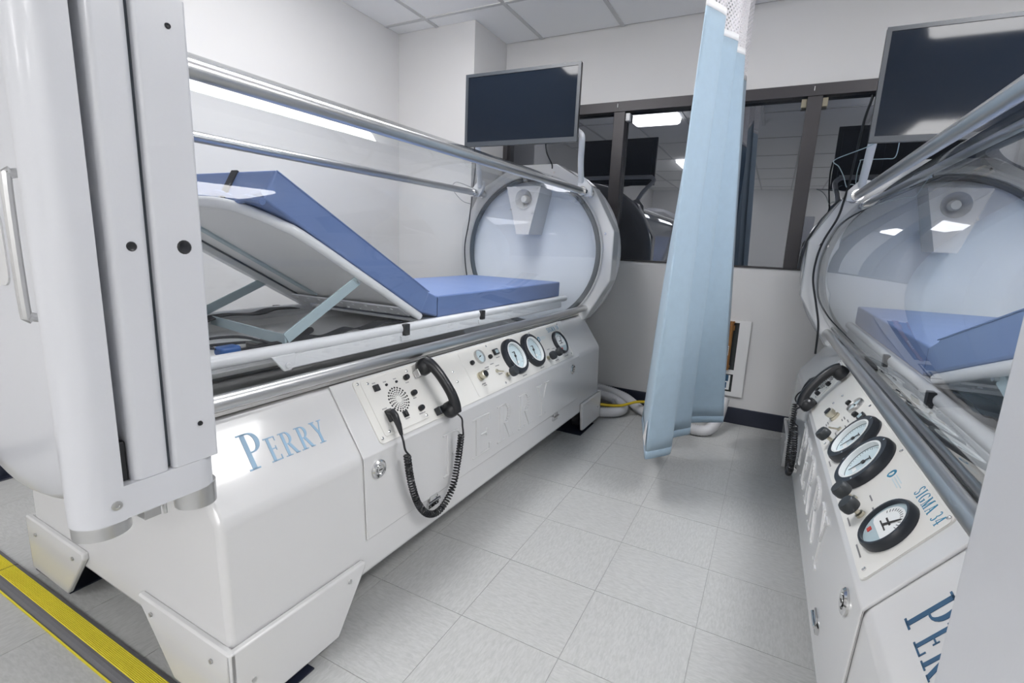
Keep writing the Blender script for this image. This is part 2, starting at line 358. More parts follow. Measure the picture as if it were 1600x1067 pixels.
# interior window band in the back wall
w = MB(); w.box((XP, YB + .07, ZS), (1.6, YB + .09, ZT)); 
win = MB()
win.box((XP, YB - .012, ZT - .06), (1.6, YB + .09, ZT)).box((XP, YB - .006, ZS - .004), (1.6, YB + .09, ZS + .006)).box((XP, YB - .004, ZS), (XP + .035, YB + .09, ZT))
window = struct('window_1', win, 'frame', smooth=0)
MUL = [-1.02, .075, 1.02]
for x in MUL:
    t = MB(); t.box((x - .037, YB - .006, ZS), (x + .037, YB + .075, ZT - .06)); put('mullion', t, 'frame', window, smooth=0, bevel=.003)
    for sx in ((-1, 1) if x > 0 else (1,)):
        t = MB(); t.box((x + sx * .05 - .014, YB + .01, ZT - .115), (x + sx * .05 + .014, YB + .05, ZT - .068)); put('clip', t, 'brass' if x > 0 else 'tag', window, smooth=0, bevel=.003)
xs = [XP + .035] + MUL + [1.6]
for a, c in zip(xs[:-1], xs[1:]):
    t = MB(); t.box((a, YB + .05, ZS), (c, YB + .058, ZT - .06)); put('pane', t, 'pane', window, smooth=0)
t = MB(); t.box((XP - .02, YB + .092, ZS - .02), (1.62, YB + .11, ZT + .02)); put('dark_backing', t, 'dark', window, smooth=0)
for x in (-1.03, .07):
    t = MB(); t.box((x - .001, YB - .0135, ZT - .058), (x + .001, YB - .012, ZT - .002)).box((x - .006, YB - .0135, ZT - .035), (x - .003, YB - .012, ZT - .012), 1); put('header_joint', t, ['ink', 'tag'], window, smooth=0)

# ------------------------------------------------------------------ chambers
K0, K1 = .478, .475
DU, DZ, NU, NZ = -.56898, .82235, .82235, .56898
VC = -1.197
ZA = 1.02
class Fr:
    def __init__(s, x, y, deg, sg, dz=0): s.P = Vector((x, y, dz)); s.rz = radians(-deg); s.sg = sg; s.R = Matrix.Rotation(s.rz, 3, 'Z')
    def X(s, u, v, z): return (s.sg * u, v, z)
    def pan(s, a, t, h): return (s.sg * (K0 + DU * t + NU * h), VC + s.sg * a, K1 + DZ * t + NZ * h)
    def side(s, a, z, h): return (s.sg * (.49 - (z - .13) * .0348 + h), VC + s.sg * a, z)
    def world(s, p): return s.P + s.R @ Vector(p)
    def root(s, name, label, cat, base, group=None):
        b = Vector(s.X(*base)); return root(name, label, cat, s.world(b), s.rz, group, b)

def ngon(n, ap, cz=ZA, rot=0):
    R = ap / cos(pi / n); return [(R * cos(2 * pi * (i + .5) / n + rot), cz + R * sin(2 * pi * (i + .5) / n + rot)) for i in range(n)]

def chamber(F, side, vfl):
    X, pan, sg = F.X, F.pan, F.sg
    adj = side
    c = F.root('hyperbaric_chamber', {'left': 'long white hyperbaric chamber on the left with clear cylinder and raised backrest inside', 'right': 'white hyperbaric chamber cut off by the right picture edge with its gauges nearest'}[side], 'chamber', (0, -1.16, 0))
    UV = lambda a, b, h: X(a, h, b)          # profile in u,z extruded along v
    VZ = lambda a, b, h: X(h, a, b)          # profile in v,z extruded along u
    # base shell
    prof = [(.49, .13), (.478, .475), (.35, .66), (.31, .648), (.20, .565), (0, .53)]
    prof = [(-a, b) for a, b in prof[:-1]] + [prof[-1]] + prof[:-1][::-1]
    m = MB(); m.prism(prof, -2.345, .02, UV); put('base', m, 'gel', c, bevel=.016, seg=4, angle=24)
    # polished deck strips beside the cylinder
    for s2 in (1, -1):
        m = MB(); m.prism([(s2 * .352, .662), (s2 * .312, .651), (s2 * .205, .570), (s2 * .203, .575), (s2 * .310, .656), (s2 * .346, .668)], -2.34, -.04, UV); put('deck_strip', m, 'sheet', c, smooth=0)
    # service cover : panel that carries the controls, proud of the shell
    m = MB(); e = .006
    pr = [(.4868, .236), (.478, .475), (.4780 + DU * .222, .475 + DZ * .222)]
    pr2 = [(a + e, b) if i == 0 else (a + e * .9, b + e * .55) for i, (a, b) in enumerate(pr)]
    va, vb = sorted((VC - sg * .753, VC + sg * .857)); m.prism(pr + pr2[::-1], va, vb, UV); cov = put('service_cover', m, 'gel', c, bevel=.0045, seg=3, angle=24)
    e += .0003
    # embossed lettering on the cover
    for k, ch in enumerate('PERRY'):
        m = MB(); letters(m, ch, -.40 + .18 * k, .275, .155, lambda a, z, h: F.side(a, z, h), .004, .0105, width=.135, gap=.0, top=.93)
        put('embossed_letter', m, 'gel', cov, smooth=0, bevel=.0015, kind='stuff')
    # keyed locks and hinges on the cover
    for a, z in ((-.70, .43), (.757, .423)):
        m = MB(); fn = lambda p, q, h: F.side(a + p, z + q, h)
        m.lathe([(.027, .006), (.027, .010), (.022, .014), (.0165, .013), (.0165, .009), (.011, .009), (.011, .0145), (.002, .0145)], fn, 24); m.box((-.006, -.0012, .0145), (.006, .0012, .0155), 1, fn)
        put('lock', m, ['chrome', 'ink'], cov)
    for a in (-.455, .545):
        m = MB(); fn = lambda p, q, h: F.side(a + p, .222 + q, h)
        m.box((-.028, -.02, .0), (.028, -.002, .008), 0, fn).box((-.02, .002, .006), (.02, .02, .0105), 0, fn); m.cyl(fn(-.03, 0, .010), fn(.03, 0, .010), .005, n=10)
        put('hinge', m, 'chrome', c)
    # control panel plate and its inner plate
    cp = MB(); cp.prism(rrect(-.679, .014, .79, .215, .014), .005, .0095, pan); ctl = put('control_panel', cp, 'plate', c, smooth=20, bevel=.001, seg=1)
    m = MB(); m.prism(rrect(-.653, .030, -.447, .207, .008), .0095, .0115, pan); put('speaker_plate', m, 'plate', ctl, smooth=20, bevel=.0006, seg=1)
    m = MB(); m.prism(rrect(-.155, .022, .79, .207, .008), .0095, .0105, pan); put('gauge_plate', m, 'plate', ctl, smooth=20)
    H = .0105
    # speaker holes
    m = MB()
    for k, (rr, n, hr) in enumerate(((.013, 14, .0011), (.018, 16, .0017), (.024, 18, .0023), (.031, 20, .0029), (.039, 22, .0035))):
        for i in range(n):
            a = 2 * pi * (i + .5 * (k % 2)) / n + .15 * k; fn = lambda p, q, h, a=a: pan(-.54 + rr * cos(a) + p, .120 + rr * sin(a) + q, h)
            m.prism([(hr * cos(2 * pi * q / 6), hr * sin(2 * pi * q / 6)) for q in range(6)], H + .0009, H + .0018, fn)
    put('speaker_holes', m, 'ink', ctl, smooth=0, kind='stuff')
    def knob(name, a, t, r, h, mt='black', stem=0, parent=c, flare=.92):
        m = MB(); fn = lambda p, q, z: pan(a + p, t + q, z)
        if stem: m.lathe([(r * .5, H), (r * .5, H + .006), (.006, H + .008), (.006, H + stem)], fn, 16, 1)
        z0 = H + stem
        m.lathe([(r * flare, z0), (r, z0 + h * .2), (r, z0 + h * .7), (r * .82, z0 + h), (r * .3, z0 + h)], fn, 20)
        return put(name, m, [mt, 'nickel'], parent)
    for t in (.178, .122, .068): knob('knob', -.472, t, .0095, .016)
    def sqr(name, a, t, w, h2, z, mt='black', parent=ctl, m2='ink'):
        m = MB(); fn = lambda p, q, zz: pan(a + p, t + q, zz); m.box((-w / 2, -h2 / 2, H), (w / 2, h2 / 2, H + z), 0, fn).box((-w * .3, -h2 * .3, H + z), (w * .3, h2 * .3, H + z + .002), 1, fn)
        return put(name, m, [mt, m2], parent, bevel=.001, seg=1)
    sqr('rocker_switch', -.605, .175, .022, .020, .007); sqr('rocker_switch', -.542, .070, .020, .020, .006)
    for a in (-.562, -.517): knob('indicator', a, .175, .0042, .006, parent=ctl)
    sqr('jack_socket', -.607, .083, .018, .038, .014, m2='chrome')
    # screws along the plates
    for a, t in ((-.664, .203), (-.667, .030), (-.628, .196), (-.452, .199), (-.632, .040), (-.459, .040), (-.232, .146), (-.235, .106), (.053, .031), (.765, .030), (.045, .202), (.778, .205), (.44, .203)):
        m = MB(); fn = lambda p, q, z: pan(a + p, t + q, z); m.lathe([(.0048, H), (.0045, H + .002), (.002, H + .003), (.0015, H + .0015)], fn, 10); put('screw', m, 'chrome', ctl)
    # small gauge
    def gauge(name, a, t, r, rd, hb, needle, tiny=False, label=None):
        fn = lambda p, q, z: pan(a + p, t + q, z)
        m = MB(); m.lathe([(r, H), (r, H + hb * .6), (r * .94, H + hb), (rd * 1.13, H + hb), (rd * 1.02, H + hb * .45), (rd * 1.02, H + .002)], fn, 40, caps=False)
        gz = put(name, m, 'bezel' if not tiny else 'steel', c)
        m = MB(); m.lathe([(rd * 1.12, H + hb * .9), (rd * 1.13, H + hb + .001), (rd * 1.03, H + hb + .001), (rd * 1.03, H + hb * .5)], fn, 40, closed=True); 
        if not tiny: put('inner_ring', m, 'dialw', gz)
        m = MB(); z = H + hb * .45
        m.lathe([(rd * 1.03, z - .002), (rd * 1.03, z), (.001, z)], fn, 32)
        for i in range(31):
            an = radians(225 - 270 * i / 30); l = .80 if i % 5 == 0 else .86
            q = [(rd * l * cos(an - .012), rd * l * sin(an - .012)), (rd * .93 * cos(an - .012), rd * .93 * sin(an - .012)), (rd * .93 * cos(an + .012), rd * .93 * sin(an + .012)), (rd * l * cos(an + .012), rd * l * sin(an + .012))]
            if not tiny or i % 5 == 0: m.prism(q, z, z + .0004, fn, 1)
        if not tiny:
            m.box((-rd * .22, -rd * .62, z), (rd * .22, -rd * .42, z + .0004), 2, fn)
            m.box((-rd * .2, rd * .32, z), (rd * .2, rd * .37, z + .0004), 1, fn)
        put('dial', m, ['dial', 'ink', 'dialw'], gz, smooth=0)
        m = MB(); an = radians(needle); ca, sa = cos(an), sin(an); nn = lambda p, q, zz: fn(p * ca - q * sa, p * sa + q * ca, zz)
        m.prism([(-rd * .35, -rd * .04), (rd * .78, -rd * .012), (rd * .78, rd * .012), (-rd * .35, rd * .04)], z + .002, z + .003, nn); m.lathe([(rd * .1, z), (rd * .1, z + .004), (.001, z + .004)], fn, 12)
        put('needle', m, 'ink', gz, smooth=0)
        return gz
    gauge('small_pressure_gauge', -.036, .168, .029, .024, .012, 200, True)
    G1 = gauge('large_pressure_gauge', .206, .120, .083, .056, .022, 250); G2 = gauge('large_pressure_gauge', .384, .118, .083, .056, .022, 252)
    for a, t in ((.206, .120), (.384, .118)):
        for an in (90, 210, 330):
            m = MB(); fn = lambda p, q, z: pan(a + .074 * cos(radians(an)) + p, t + .074 * sin(radians(an)) + q, z); m.lathe([(.0036, H + .021), (.0034, H + .0235), (.001, H + .024)], fn, 8); put('screw', m, 'chrome', G1 if a < .3 else G2)
    # flow gauge with round face
    fn = lambda p, q, z: pan(.694 + p, .107 + q, z)
    m = MB(); m.lathe([(.063, H), (.063, H + .012), (.059, H + .018), (.054, H + .018), (.054, H + .004)], fn, 40, caps=False); mg = put('flow_gauge', m, 'bezel', c)
    m = MB(); m.lathe([(.0545, H + .006), (.0545, H + .010), (.001, H + .010)], fn, 32)
    m.prism([(.046 * cos(radians(x)), .046 * sin(radians(x)) - .002) for x in range(-25, 206, 15)] + [(-.03, -.022), (.03, -.022)], H + .010, H + .0112, fn, 1)
    for i in range(13):
        an = radians(160 - 140 * i / 12); m.prism([(.032 * cos(an - .02), .032 * sin(an - .02)), (.039 * cos(an - .02), .039 * sin(an - .02)), (.039 * cos(an + .02), .039 * sin(an + .02)), (.032 * cos(an + .02), .032 * sin(an + .02))], H + .0112, H + .0116, fn, 2)
    m.box((-.015, .004, H + .0112), (.015, .008, H + .0116), 2, fn).box((-.020, -.009, H + .0112), (.020, -.006, H + .0116), 2, fn).box((-.026, -.040, H + .010), (-.014, -.030, H + .0114), 3, fn)
    m.prism([(-.004, -.006), (.004, -.006), (.024, .030), (.021, .031)], H + .0125, H + .0130, fn, 2)
    put('dial', m, ['strut', 'dialw', 'ink', 'red'], mg, smooth=0)
    knob('knob', -.102, .154, .0095, .012); knob('knob', .033, .154, .0095, .012)
    sqr('display', .088, .166, .034, .026, .010, m2='strut')
    # valve, toggle and the three control knobs on stems
    fn = lambda p, q, z: pan(-.091 + p, .093 + q, z)
    m = MB(); m.lathe([(.0175, H), (.0175, H + .008), (.013, H + .009), (.013, H + .015), (.0165, H + .016), (.0165, H + .028), (.012, H + .030)], fn, 20).lathe([(.0125, H + .0285), (.0125, H + .034), (.002, H + .035)], fn, 16, 1)
    put('valve', m, ['nickel', 'black'], c, smooth=20)
    fn = lambda p, q, z: pan(.033 + p, .090 + q, z)
    m = MB(); m.lathe([(.008, H), (.008, H + .005), (.004, H + .006)], fn, 6); m.cyl(fn(0, 0, H), fn(.006, -.016, H + .026), .0025, .0035, 8); put('toggle_switch', m, 'nickel', c)
    knob('valve_knob', .092, .058, .021, .024, 'knobgrey', .026); knob('valve_knob', .497, .056, .021, .024, 'knobgrey', .022); knob('valve_knob', .580, .060, .021, .022, 'knobgrey', .020)
    # small print as dashes, swirl mark and model lettering
    m = MB()
    for a, t, w2 in ((-.02, .118, .03), (-.02, .109, .022), (.025, .124, .028), (.09, .142, .03), (.055, .11, .03), (.05, .073, .03), (-.09, .062, .028), (-.085, .054, .022), (.22, .026, .04), (.40, .026, .04), (.545, .095, .03), (.60, .090, .03), (.70, .030, .05), (.575, .029, .04), (-.605, .192, .014), (-.562, .186, .014), (-.517, .186, .014), (-.472, .162, .016), (-.472, .106, .016), (-.472, .052, .03), (-.54, .055, .02), (-.61, .108, .02)):
        n = max(2, int(w2 / .0045))
        for i in range(n):
            x = a - w2 / 2 + w2 * i / n; m.prism([(x, t - .0018), (x + w2 / n * .75, t - .0018), (x + w2 / n * .75, t + .0018), (x, t + .0018)], H + .0008, H + .0011, pan)
    put('fine_print', m, 'inkg', ctl, smooth=0, kind='stuff')
    m = MB()
    for p in arc(.506, .160, .012, .012, -60, 200, .006, .006) + arc(.503, .156, .009, .009, 120, 340, .004, .004): m.prism(p, H, H + .0005, pan)
    put('swirl_mark', m, 'teal', ctl, smooth=0)
    m = MB()
    for i, (t, w2) in enumerate(((.166, .045), (.160, .06), (.154, .05))): m.box((.525, t - .0012, H), (.525 + w2, t + .0012, H + .0003), 0, pan)
    put('mark_print', m, 'dial', ctl, smooth=0)
    m = MB(); letters(m, 'SIGMA 34', .635, .176, .026, pan, H, H + .0005, width=.142, gap=.16); put('model_lettering', m, 'teal', ctl, smooth=0)
    # big brand lettering on the slope near the door end
    m = MB()
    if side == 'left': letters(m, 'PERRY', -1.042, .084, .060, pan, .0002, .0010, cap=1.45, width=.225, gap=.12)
    else: letters(m, 'PERRY', .925, .062, .060, pan, .0002, .0010, cap=1.4, width=.225, gap=.12)
    put('brand_lettering', m, 'paleink' if side == 'left' else 'blueink', c, smooth=0)
    # corner feet : an L of two plates with screws, caster behind, per corner
    for su in (1, -1):
        for end in (0, 1):
            ve = -2.36 if end == 0 else .035; dv = 1 if end == 0 else -1
            m = MB(); q = [(ve, .198), (ve + dv * .388, .192), (ve + dv * .388, .175), (ve + dv * .29, .022), (ve, .022)]
            if end: q = [(ve, .190), (ve + dv * .33, .190), (ve + dv * .33, .172), (ve + dv * .30, .022), (ve, .022)]
            m.prism(q, su * .489, su * .507, VZ)
            q = [(su * .507, .198), (su * .142, .198), (su * .142, .178), (su * .275, .022), (su * .507, .022)]
            v0 = ve; m.prism(q, v0, v0 + dv * .017, UV)
            ft = put('foot_cover', m, 'gel', c, bevel=.005, seg=2)
            for uu, vv, zz in ((.44, 0, .155), (.20, 0, .165)):
                t = MB(); y = ve - dv * .001; t.cyl(X(su * uu, y, zz), X(su * uu, y - dv * .003, zz), .0055, n=10); put('screw', t, 'steel', ft)
            for k in (.05, .33):
                t = MB(); zz = .165 if k > .3 else .10
                t.cyl(X(su * .507, ve + dv * k, zz), X(su * .510, ve + dv * k, zz), .0055, n=10); put('screw', t, 'steel', ft)
            t = MB(); vc = ve + dv * .18
            t.cyl(X(su * .41, vc, .055), X(su * .455, vc, .055), .052, n=20).box((su * .395, vc - .05, .10), (su * .47, vc + .05, .135), 0, X); put('caster', t, 'rubber', c)
    # clear cylinder : outer and inner wall
    for nm, rr in (('outer', .473), ('inner', .436)):
        m = MB(); n = 128; v0, v1 = vfl + .03, -.02
        vs = [X(rr * cos(2 * pi * j / n), v, ZA + rr * sin(2 * pi * j / n)) for v in (v0, v1) for j in range(n)]
        m.add(vs, [(j, (j + 1) % n, n + (j + 1) % n, n + j) for j in range(n)]); put('acrylic_cylinder', m, 'acrylic' if nm == 'outer' else 'acrylic_in', c, smooth=60)
    # far ring flange, gasket, end plate, dome
    m = MB(); m.holed(ngon(12, .525), (0, ZA), .445, -.03, .075, UV, 64); put('end_flange', m, 'gel', c, bevel=.006)
    m = MB(); m.tube([X(.441 * cos(a), -.035, ZA + .441 * sin(a)) for a in [2 * pi * i / 72 for i in range(72)]], .0145, 8, closed=True); put('gasket', m, 'gasket', c)
    m = MB(); m.tube([X(.462 * cos(a), -.034, ZA + .462 * sin(a)) for a in [2 * pi * i / 72 for i in range(72)]], .006, 6, closed=True); put('retaining_ring', m, 'gel', c)
    fnc = lambda a, b, h: X(a, h, ZA + b)
    m = MB(); m.lathe([(.445, .0), (.44, .035), (.42, .05), (.30, .055), (.001, .055)], fnc, 64); ep = put('end_plate', m, 'cap', c, smooth=60)
    m = MB(); m.lathe([(.528, .075), (.535, .10), (.525, .145), (.47, .19), (.33, .235), (.15, .255), (.001, .26)], fnc, 64); put('dome', m, 'gel', c, smooth=60)
    # speaker hood with recessed horn inside the far end
    fr = [(-.118, 1.40), (.110, 1.405), (.043, 1.125), (-.040, 1.125)]
    m = MB(); m.holed(fr, (.0, 1.33), .058, -.165, -.155, UV, 32)
    bk = [(-.112, 1.42), (.118, 1.42), (.056, 1.13), (-.056, 1.13)]
    vs = [X(a, -.1649, b) for a, b in fr] + [X(a, .054, b) for a, b in bk]; m.add(vs, [(i, (i + 1) % 4, 4 + (i + 1) % 4, 4 + i) for i in range(4)])
    hd = put('speaker_hood', m, 'gel', c, smooth=20)
    m = MB(); fh = lambda a, b, h: X(a, h, 1.33 + b)
    m.lathe([(.060, -.168), (.056, -.168), (.046, -.145), (.026, -.118), (.001, -.112)], fh, 32, caps=False); put('horn', m, 'gel', hd)
    m = MB(); m.lathe([(.021, -.114), (.024, -.150), (.018, -.166), (.001, -.170)], fh, 20, caps=False); put('horn_cone', m, 'plate', hd)
    for a, b in ((-.082, 1.27), (.06, 1.25), (.085, 1.39)):
        t = MB(); t.cyl(X(a, -.166, b), X(a, -.169, b), .005, n=8); put('screw', t, 'steel', hd)
    # tie rods with clamps
    for su in (1, -1):
        for uu, zz in ((.365, 1.372), (.38, .703)):
            m = MB(); m.cyl(X(su * uu, vfl + .01, zz), X(su * uu, .0, zz), .0185, n=24); put('tie_rod', m, 'steel', c)
            for vv in ((-.16, -.03) if zz > 1 else (-.015,)):
                t = MB(); t.cyl(X(su * uu, vv - .012, zz), X(su * uu, vv + .012, zz), .026, n=20); put('clamp', t, 'chrome', c)
        m = MB(); m.prism([(su * a, b) for a, b in [(.315, 1.445), (.355, 1.45), (.40, 1.40), (.40, 1.35), (.35, 1.35), (.315, 1.40)]], -.115, -.09, UV); put('monitor_bracket', m, 'tube', c, bevel=.004)
    # second lower rail, chromed
    m = MB(); m.cyl(X(.335, vfl + .02, .672), X(.335, -.05, .672), .010, n=16); put('lower_rail', m, 'chrome', c)
    # inverted U pipe that carries the monitor
    if side == 'left': pp = [(.335, -.11, 1.43), (.36, -.20, 1.515), (.405, -.318, 1.605), (.405, -.335, 1.632), (.38, -.338, 1.648), (.34, -.338, 1.65), (-.20, -.338, 1.645), (-.23, -.33, 1.635), (-.245, -.30, 1.60), (-.31, -.18, 1.49), (-.345, -.11, 1.41)]
    else: pp = [(.348, -.09, 1.414), (.360, -.25, 1.489), (.372, -.40, 1.564), (.370, -.425, 1.599), (.34, -.43, 1.624), (.30, -.43, 1.626), (-.30, -.43, 1.626), (-.34, -.43, 1.624), (-.370, -.425, 1.599), (-.372, -.40, 1.564), (-.360, -.25, 1.489), (-.348, -.09, 1.414)]
    pp = [X(*p) for p in pp]
    m = MB(); m.tube(spline(pp, 5), .0165, 14); put('monitor_pipe', m, 'tube', c)
    # near flange and closed door
    m = MB(); m.holed(ngon(12, .505), (0, ZA), .445, vfl - .045, vfl + .01, UV, 64); put('near_flange', m, 'gel', c, bevel=.006)
    fd = lambda a, b, h: X(a - .02, vfl - .05 - h, ZA + b)
    m = MB(); m.lathe([(.40, 0), (.535, .0), (.55, .012), (.55, .03), (.53, .05), (.47, .066), (.42, .07), (.001, .07)], fd, 80); dr = put('door', m, 'paint', c, smooth=50)
    m = MB(); m.prism(rrect(-.175, -.07, .175, .07, .025), .069, .073, fd if sg > 0 else (lambda a, b, h: fd(-a, b, h))); put('name_plate', m, 'gel', dr, smooth=20)
    m = MB(); lf = (lambda a, b, h: fd(a * 1, b, h)) if sg > 0 else (lambda a, b, h: fd(-a, b, h)); letters(m, 'PERRY', -.145, -.032, .045, lf, .073, .0735, cap=1.3, width=.28, gap=.15); put('plate_lettering', m, 'teal', dr, smooth=0)
    m = MB(); hv = lambda b, h: fd(.31, b, h)
    m.tube(spline([hv(-.115, .068), hv(-.11, .092), hv(-.095, .098), hv(.11, .098), hv(.125, .092), hv(.13, .068)], 4), .008, 10); put('door_handle', m, 'steel', dr)
    if side == 'left':
        # hinge: two box blocks, linking yoke with a round-ended post, steel pins
        m = MB(); m.prism(rrect(.40, -2.450, .55, -2.374, .006, 4), .668, 1.413, XY(X)); h1 = put('hinge_block', m, 'paint', c)
        m = MB(); m.prism(rrect(.40, -2.510, .548, -2.455, .012, 5), .668, 1.413, XY(X)); h2 = put('hinge_block', m, 'paint', c)
        for vv, zz, rr in ((-2.403, 1.37, .0045), (-2.405, 1.04, .0115), (-2.403, .735, .0045)):
            m = MB(); m.lathe([(rr, .55), (rr * .8, .5525), (rr * .4, .5515)], lambda a, b, h: X(h, vv + a, zz + b), 14); put('plug', m, 'black', h1)
        m = MB(); m.lathe([(.0075, .548), (.006, .5505), (.003, .5495)], lambda a, b, h: X(h, -2.480 + a, 1.04 + b), 14); put('plug', m, 'black', h2)
        def stad(v0, v1, u0, r, n=10):
            return [(u0 + r * cos(a), v1 + r * sin(a)) for a in [pi * i / n for i in range(n + 1)]] + [(u0 + r * cos(a), v0 + r * sin(a)) for a in [pi + pi * i / n for i in range(n + 1)]]
        for z0, z1 in ((.612, .6675), (1.4135, 1.469)):
            m = MB(); m.prism(stad(-2.545, -2.412, .51, .04), z0, z1, XY(X)); yk = put('yoke_arm', m, 'paint', c)
        pp = [(.5503, -2.526), (.4697, -2.526)] + [(.51 + .0403 * cos(a), -2.545 + .0403 * sin(a)) for a in [pi + pi * i / 14 for i in range(15)]]
        m = MB(); m.prism(pp, .611, 1.470, XY(X)); po = put('yoke_post', m, 'paint', c)
        m = MB(); m.lathe([(.0075, .0), (.0075, .002), (.0035, .0025), (.003, .001)], lambda a, b, h: X(.5502 + h, -2.538 + a, .640 + b), 14); put('screw', m, 'steel', po)
        for uu, vv, zz, rr in ((.51, -2.545, .588, .0385), (.51, -2.40, .572, .034)):
            m = MB(); m.cyl(X(uu, vv, zz), X(uu, vv, .612), rr, n=40); put('pivot_pin', m, 'steel', c)
        m = MB(); m.box((.40, -2.4565, .670), (.536, -2.4495, 1.411), 0, X); put('hinge_gap_shade', m, 'gasket', c, smooth=0)  # no real seal: dark strip painting the shade in the gap between blocks
        m = MB(); m.box((.50, -2.50, .594), (.545, -2.475, .612), 0, X).cyl(X(.53, -2.462, .612), X(.53, -2.462, .585), .0035, n=8); put('stop_block', m, 'steel', c)
        for zz in (1.12, .93): m = MB(); m.cyl(X(.50, -2.528, zz), X(.50, -2.508, zz), .009, n=10); put('hinge_bolt', m, 'steel', c)
        for a, b in (((.46, -2.5245, .668), (.535, -2.511, .735)), ((.46, -2.526, 1.385), (.54, -2.5105, 1.413))): m = MB(); m.box(a, b, 0, X); put('cable_clip', m, 'black', c, bevel=.003)
        m = MB(); m.box((.41, -2.53, .668), (.465, -2.506, 1.413), 0, X); put('hinge_web', m, 'paint', c)
    else:
        m = MB(); m.prism(rrect(.40, -2.64, .52, -2.478, .012, 4), .56, 1.5, XY(X)); put('latch_post', m, 'paint', c, bevel=.003)
    # screws at the rear ring
    for an in (15, 45, 75, 105, 135, 165):
        t = MB(); a = radians(an); t.cyl(X(.492 * cos(a), -.03, ZA + .492 * sin(a)), X(.492 * cos(a), -.033, ZA + .492 * sin(a)), .006, n=10); put('flange_bolt', t, 'chrome', c)
    return c
def XY(X): return lambda a, b, h: X(a, b, h)

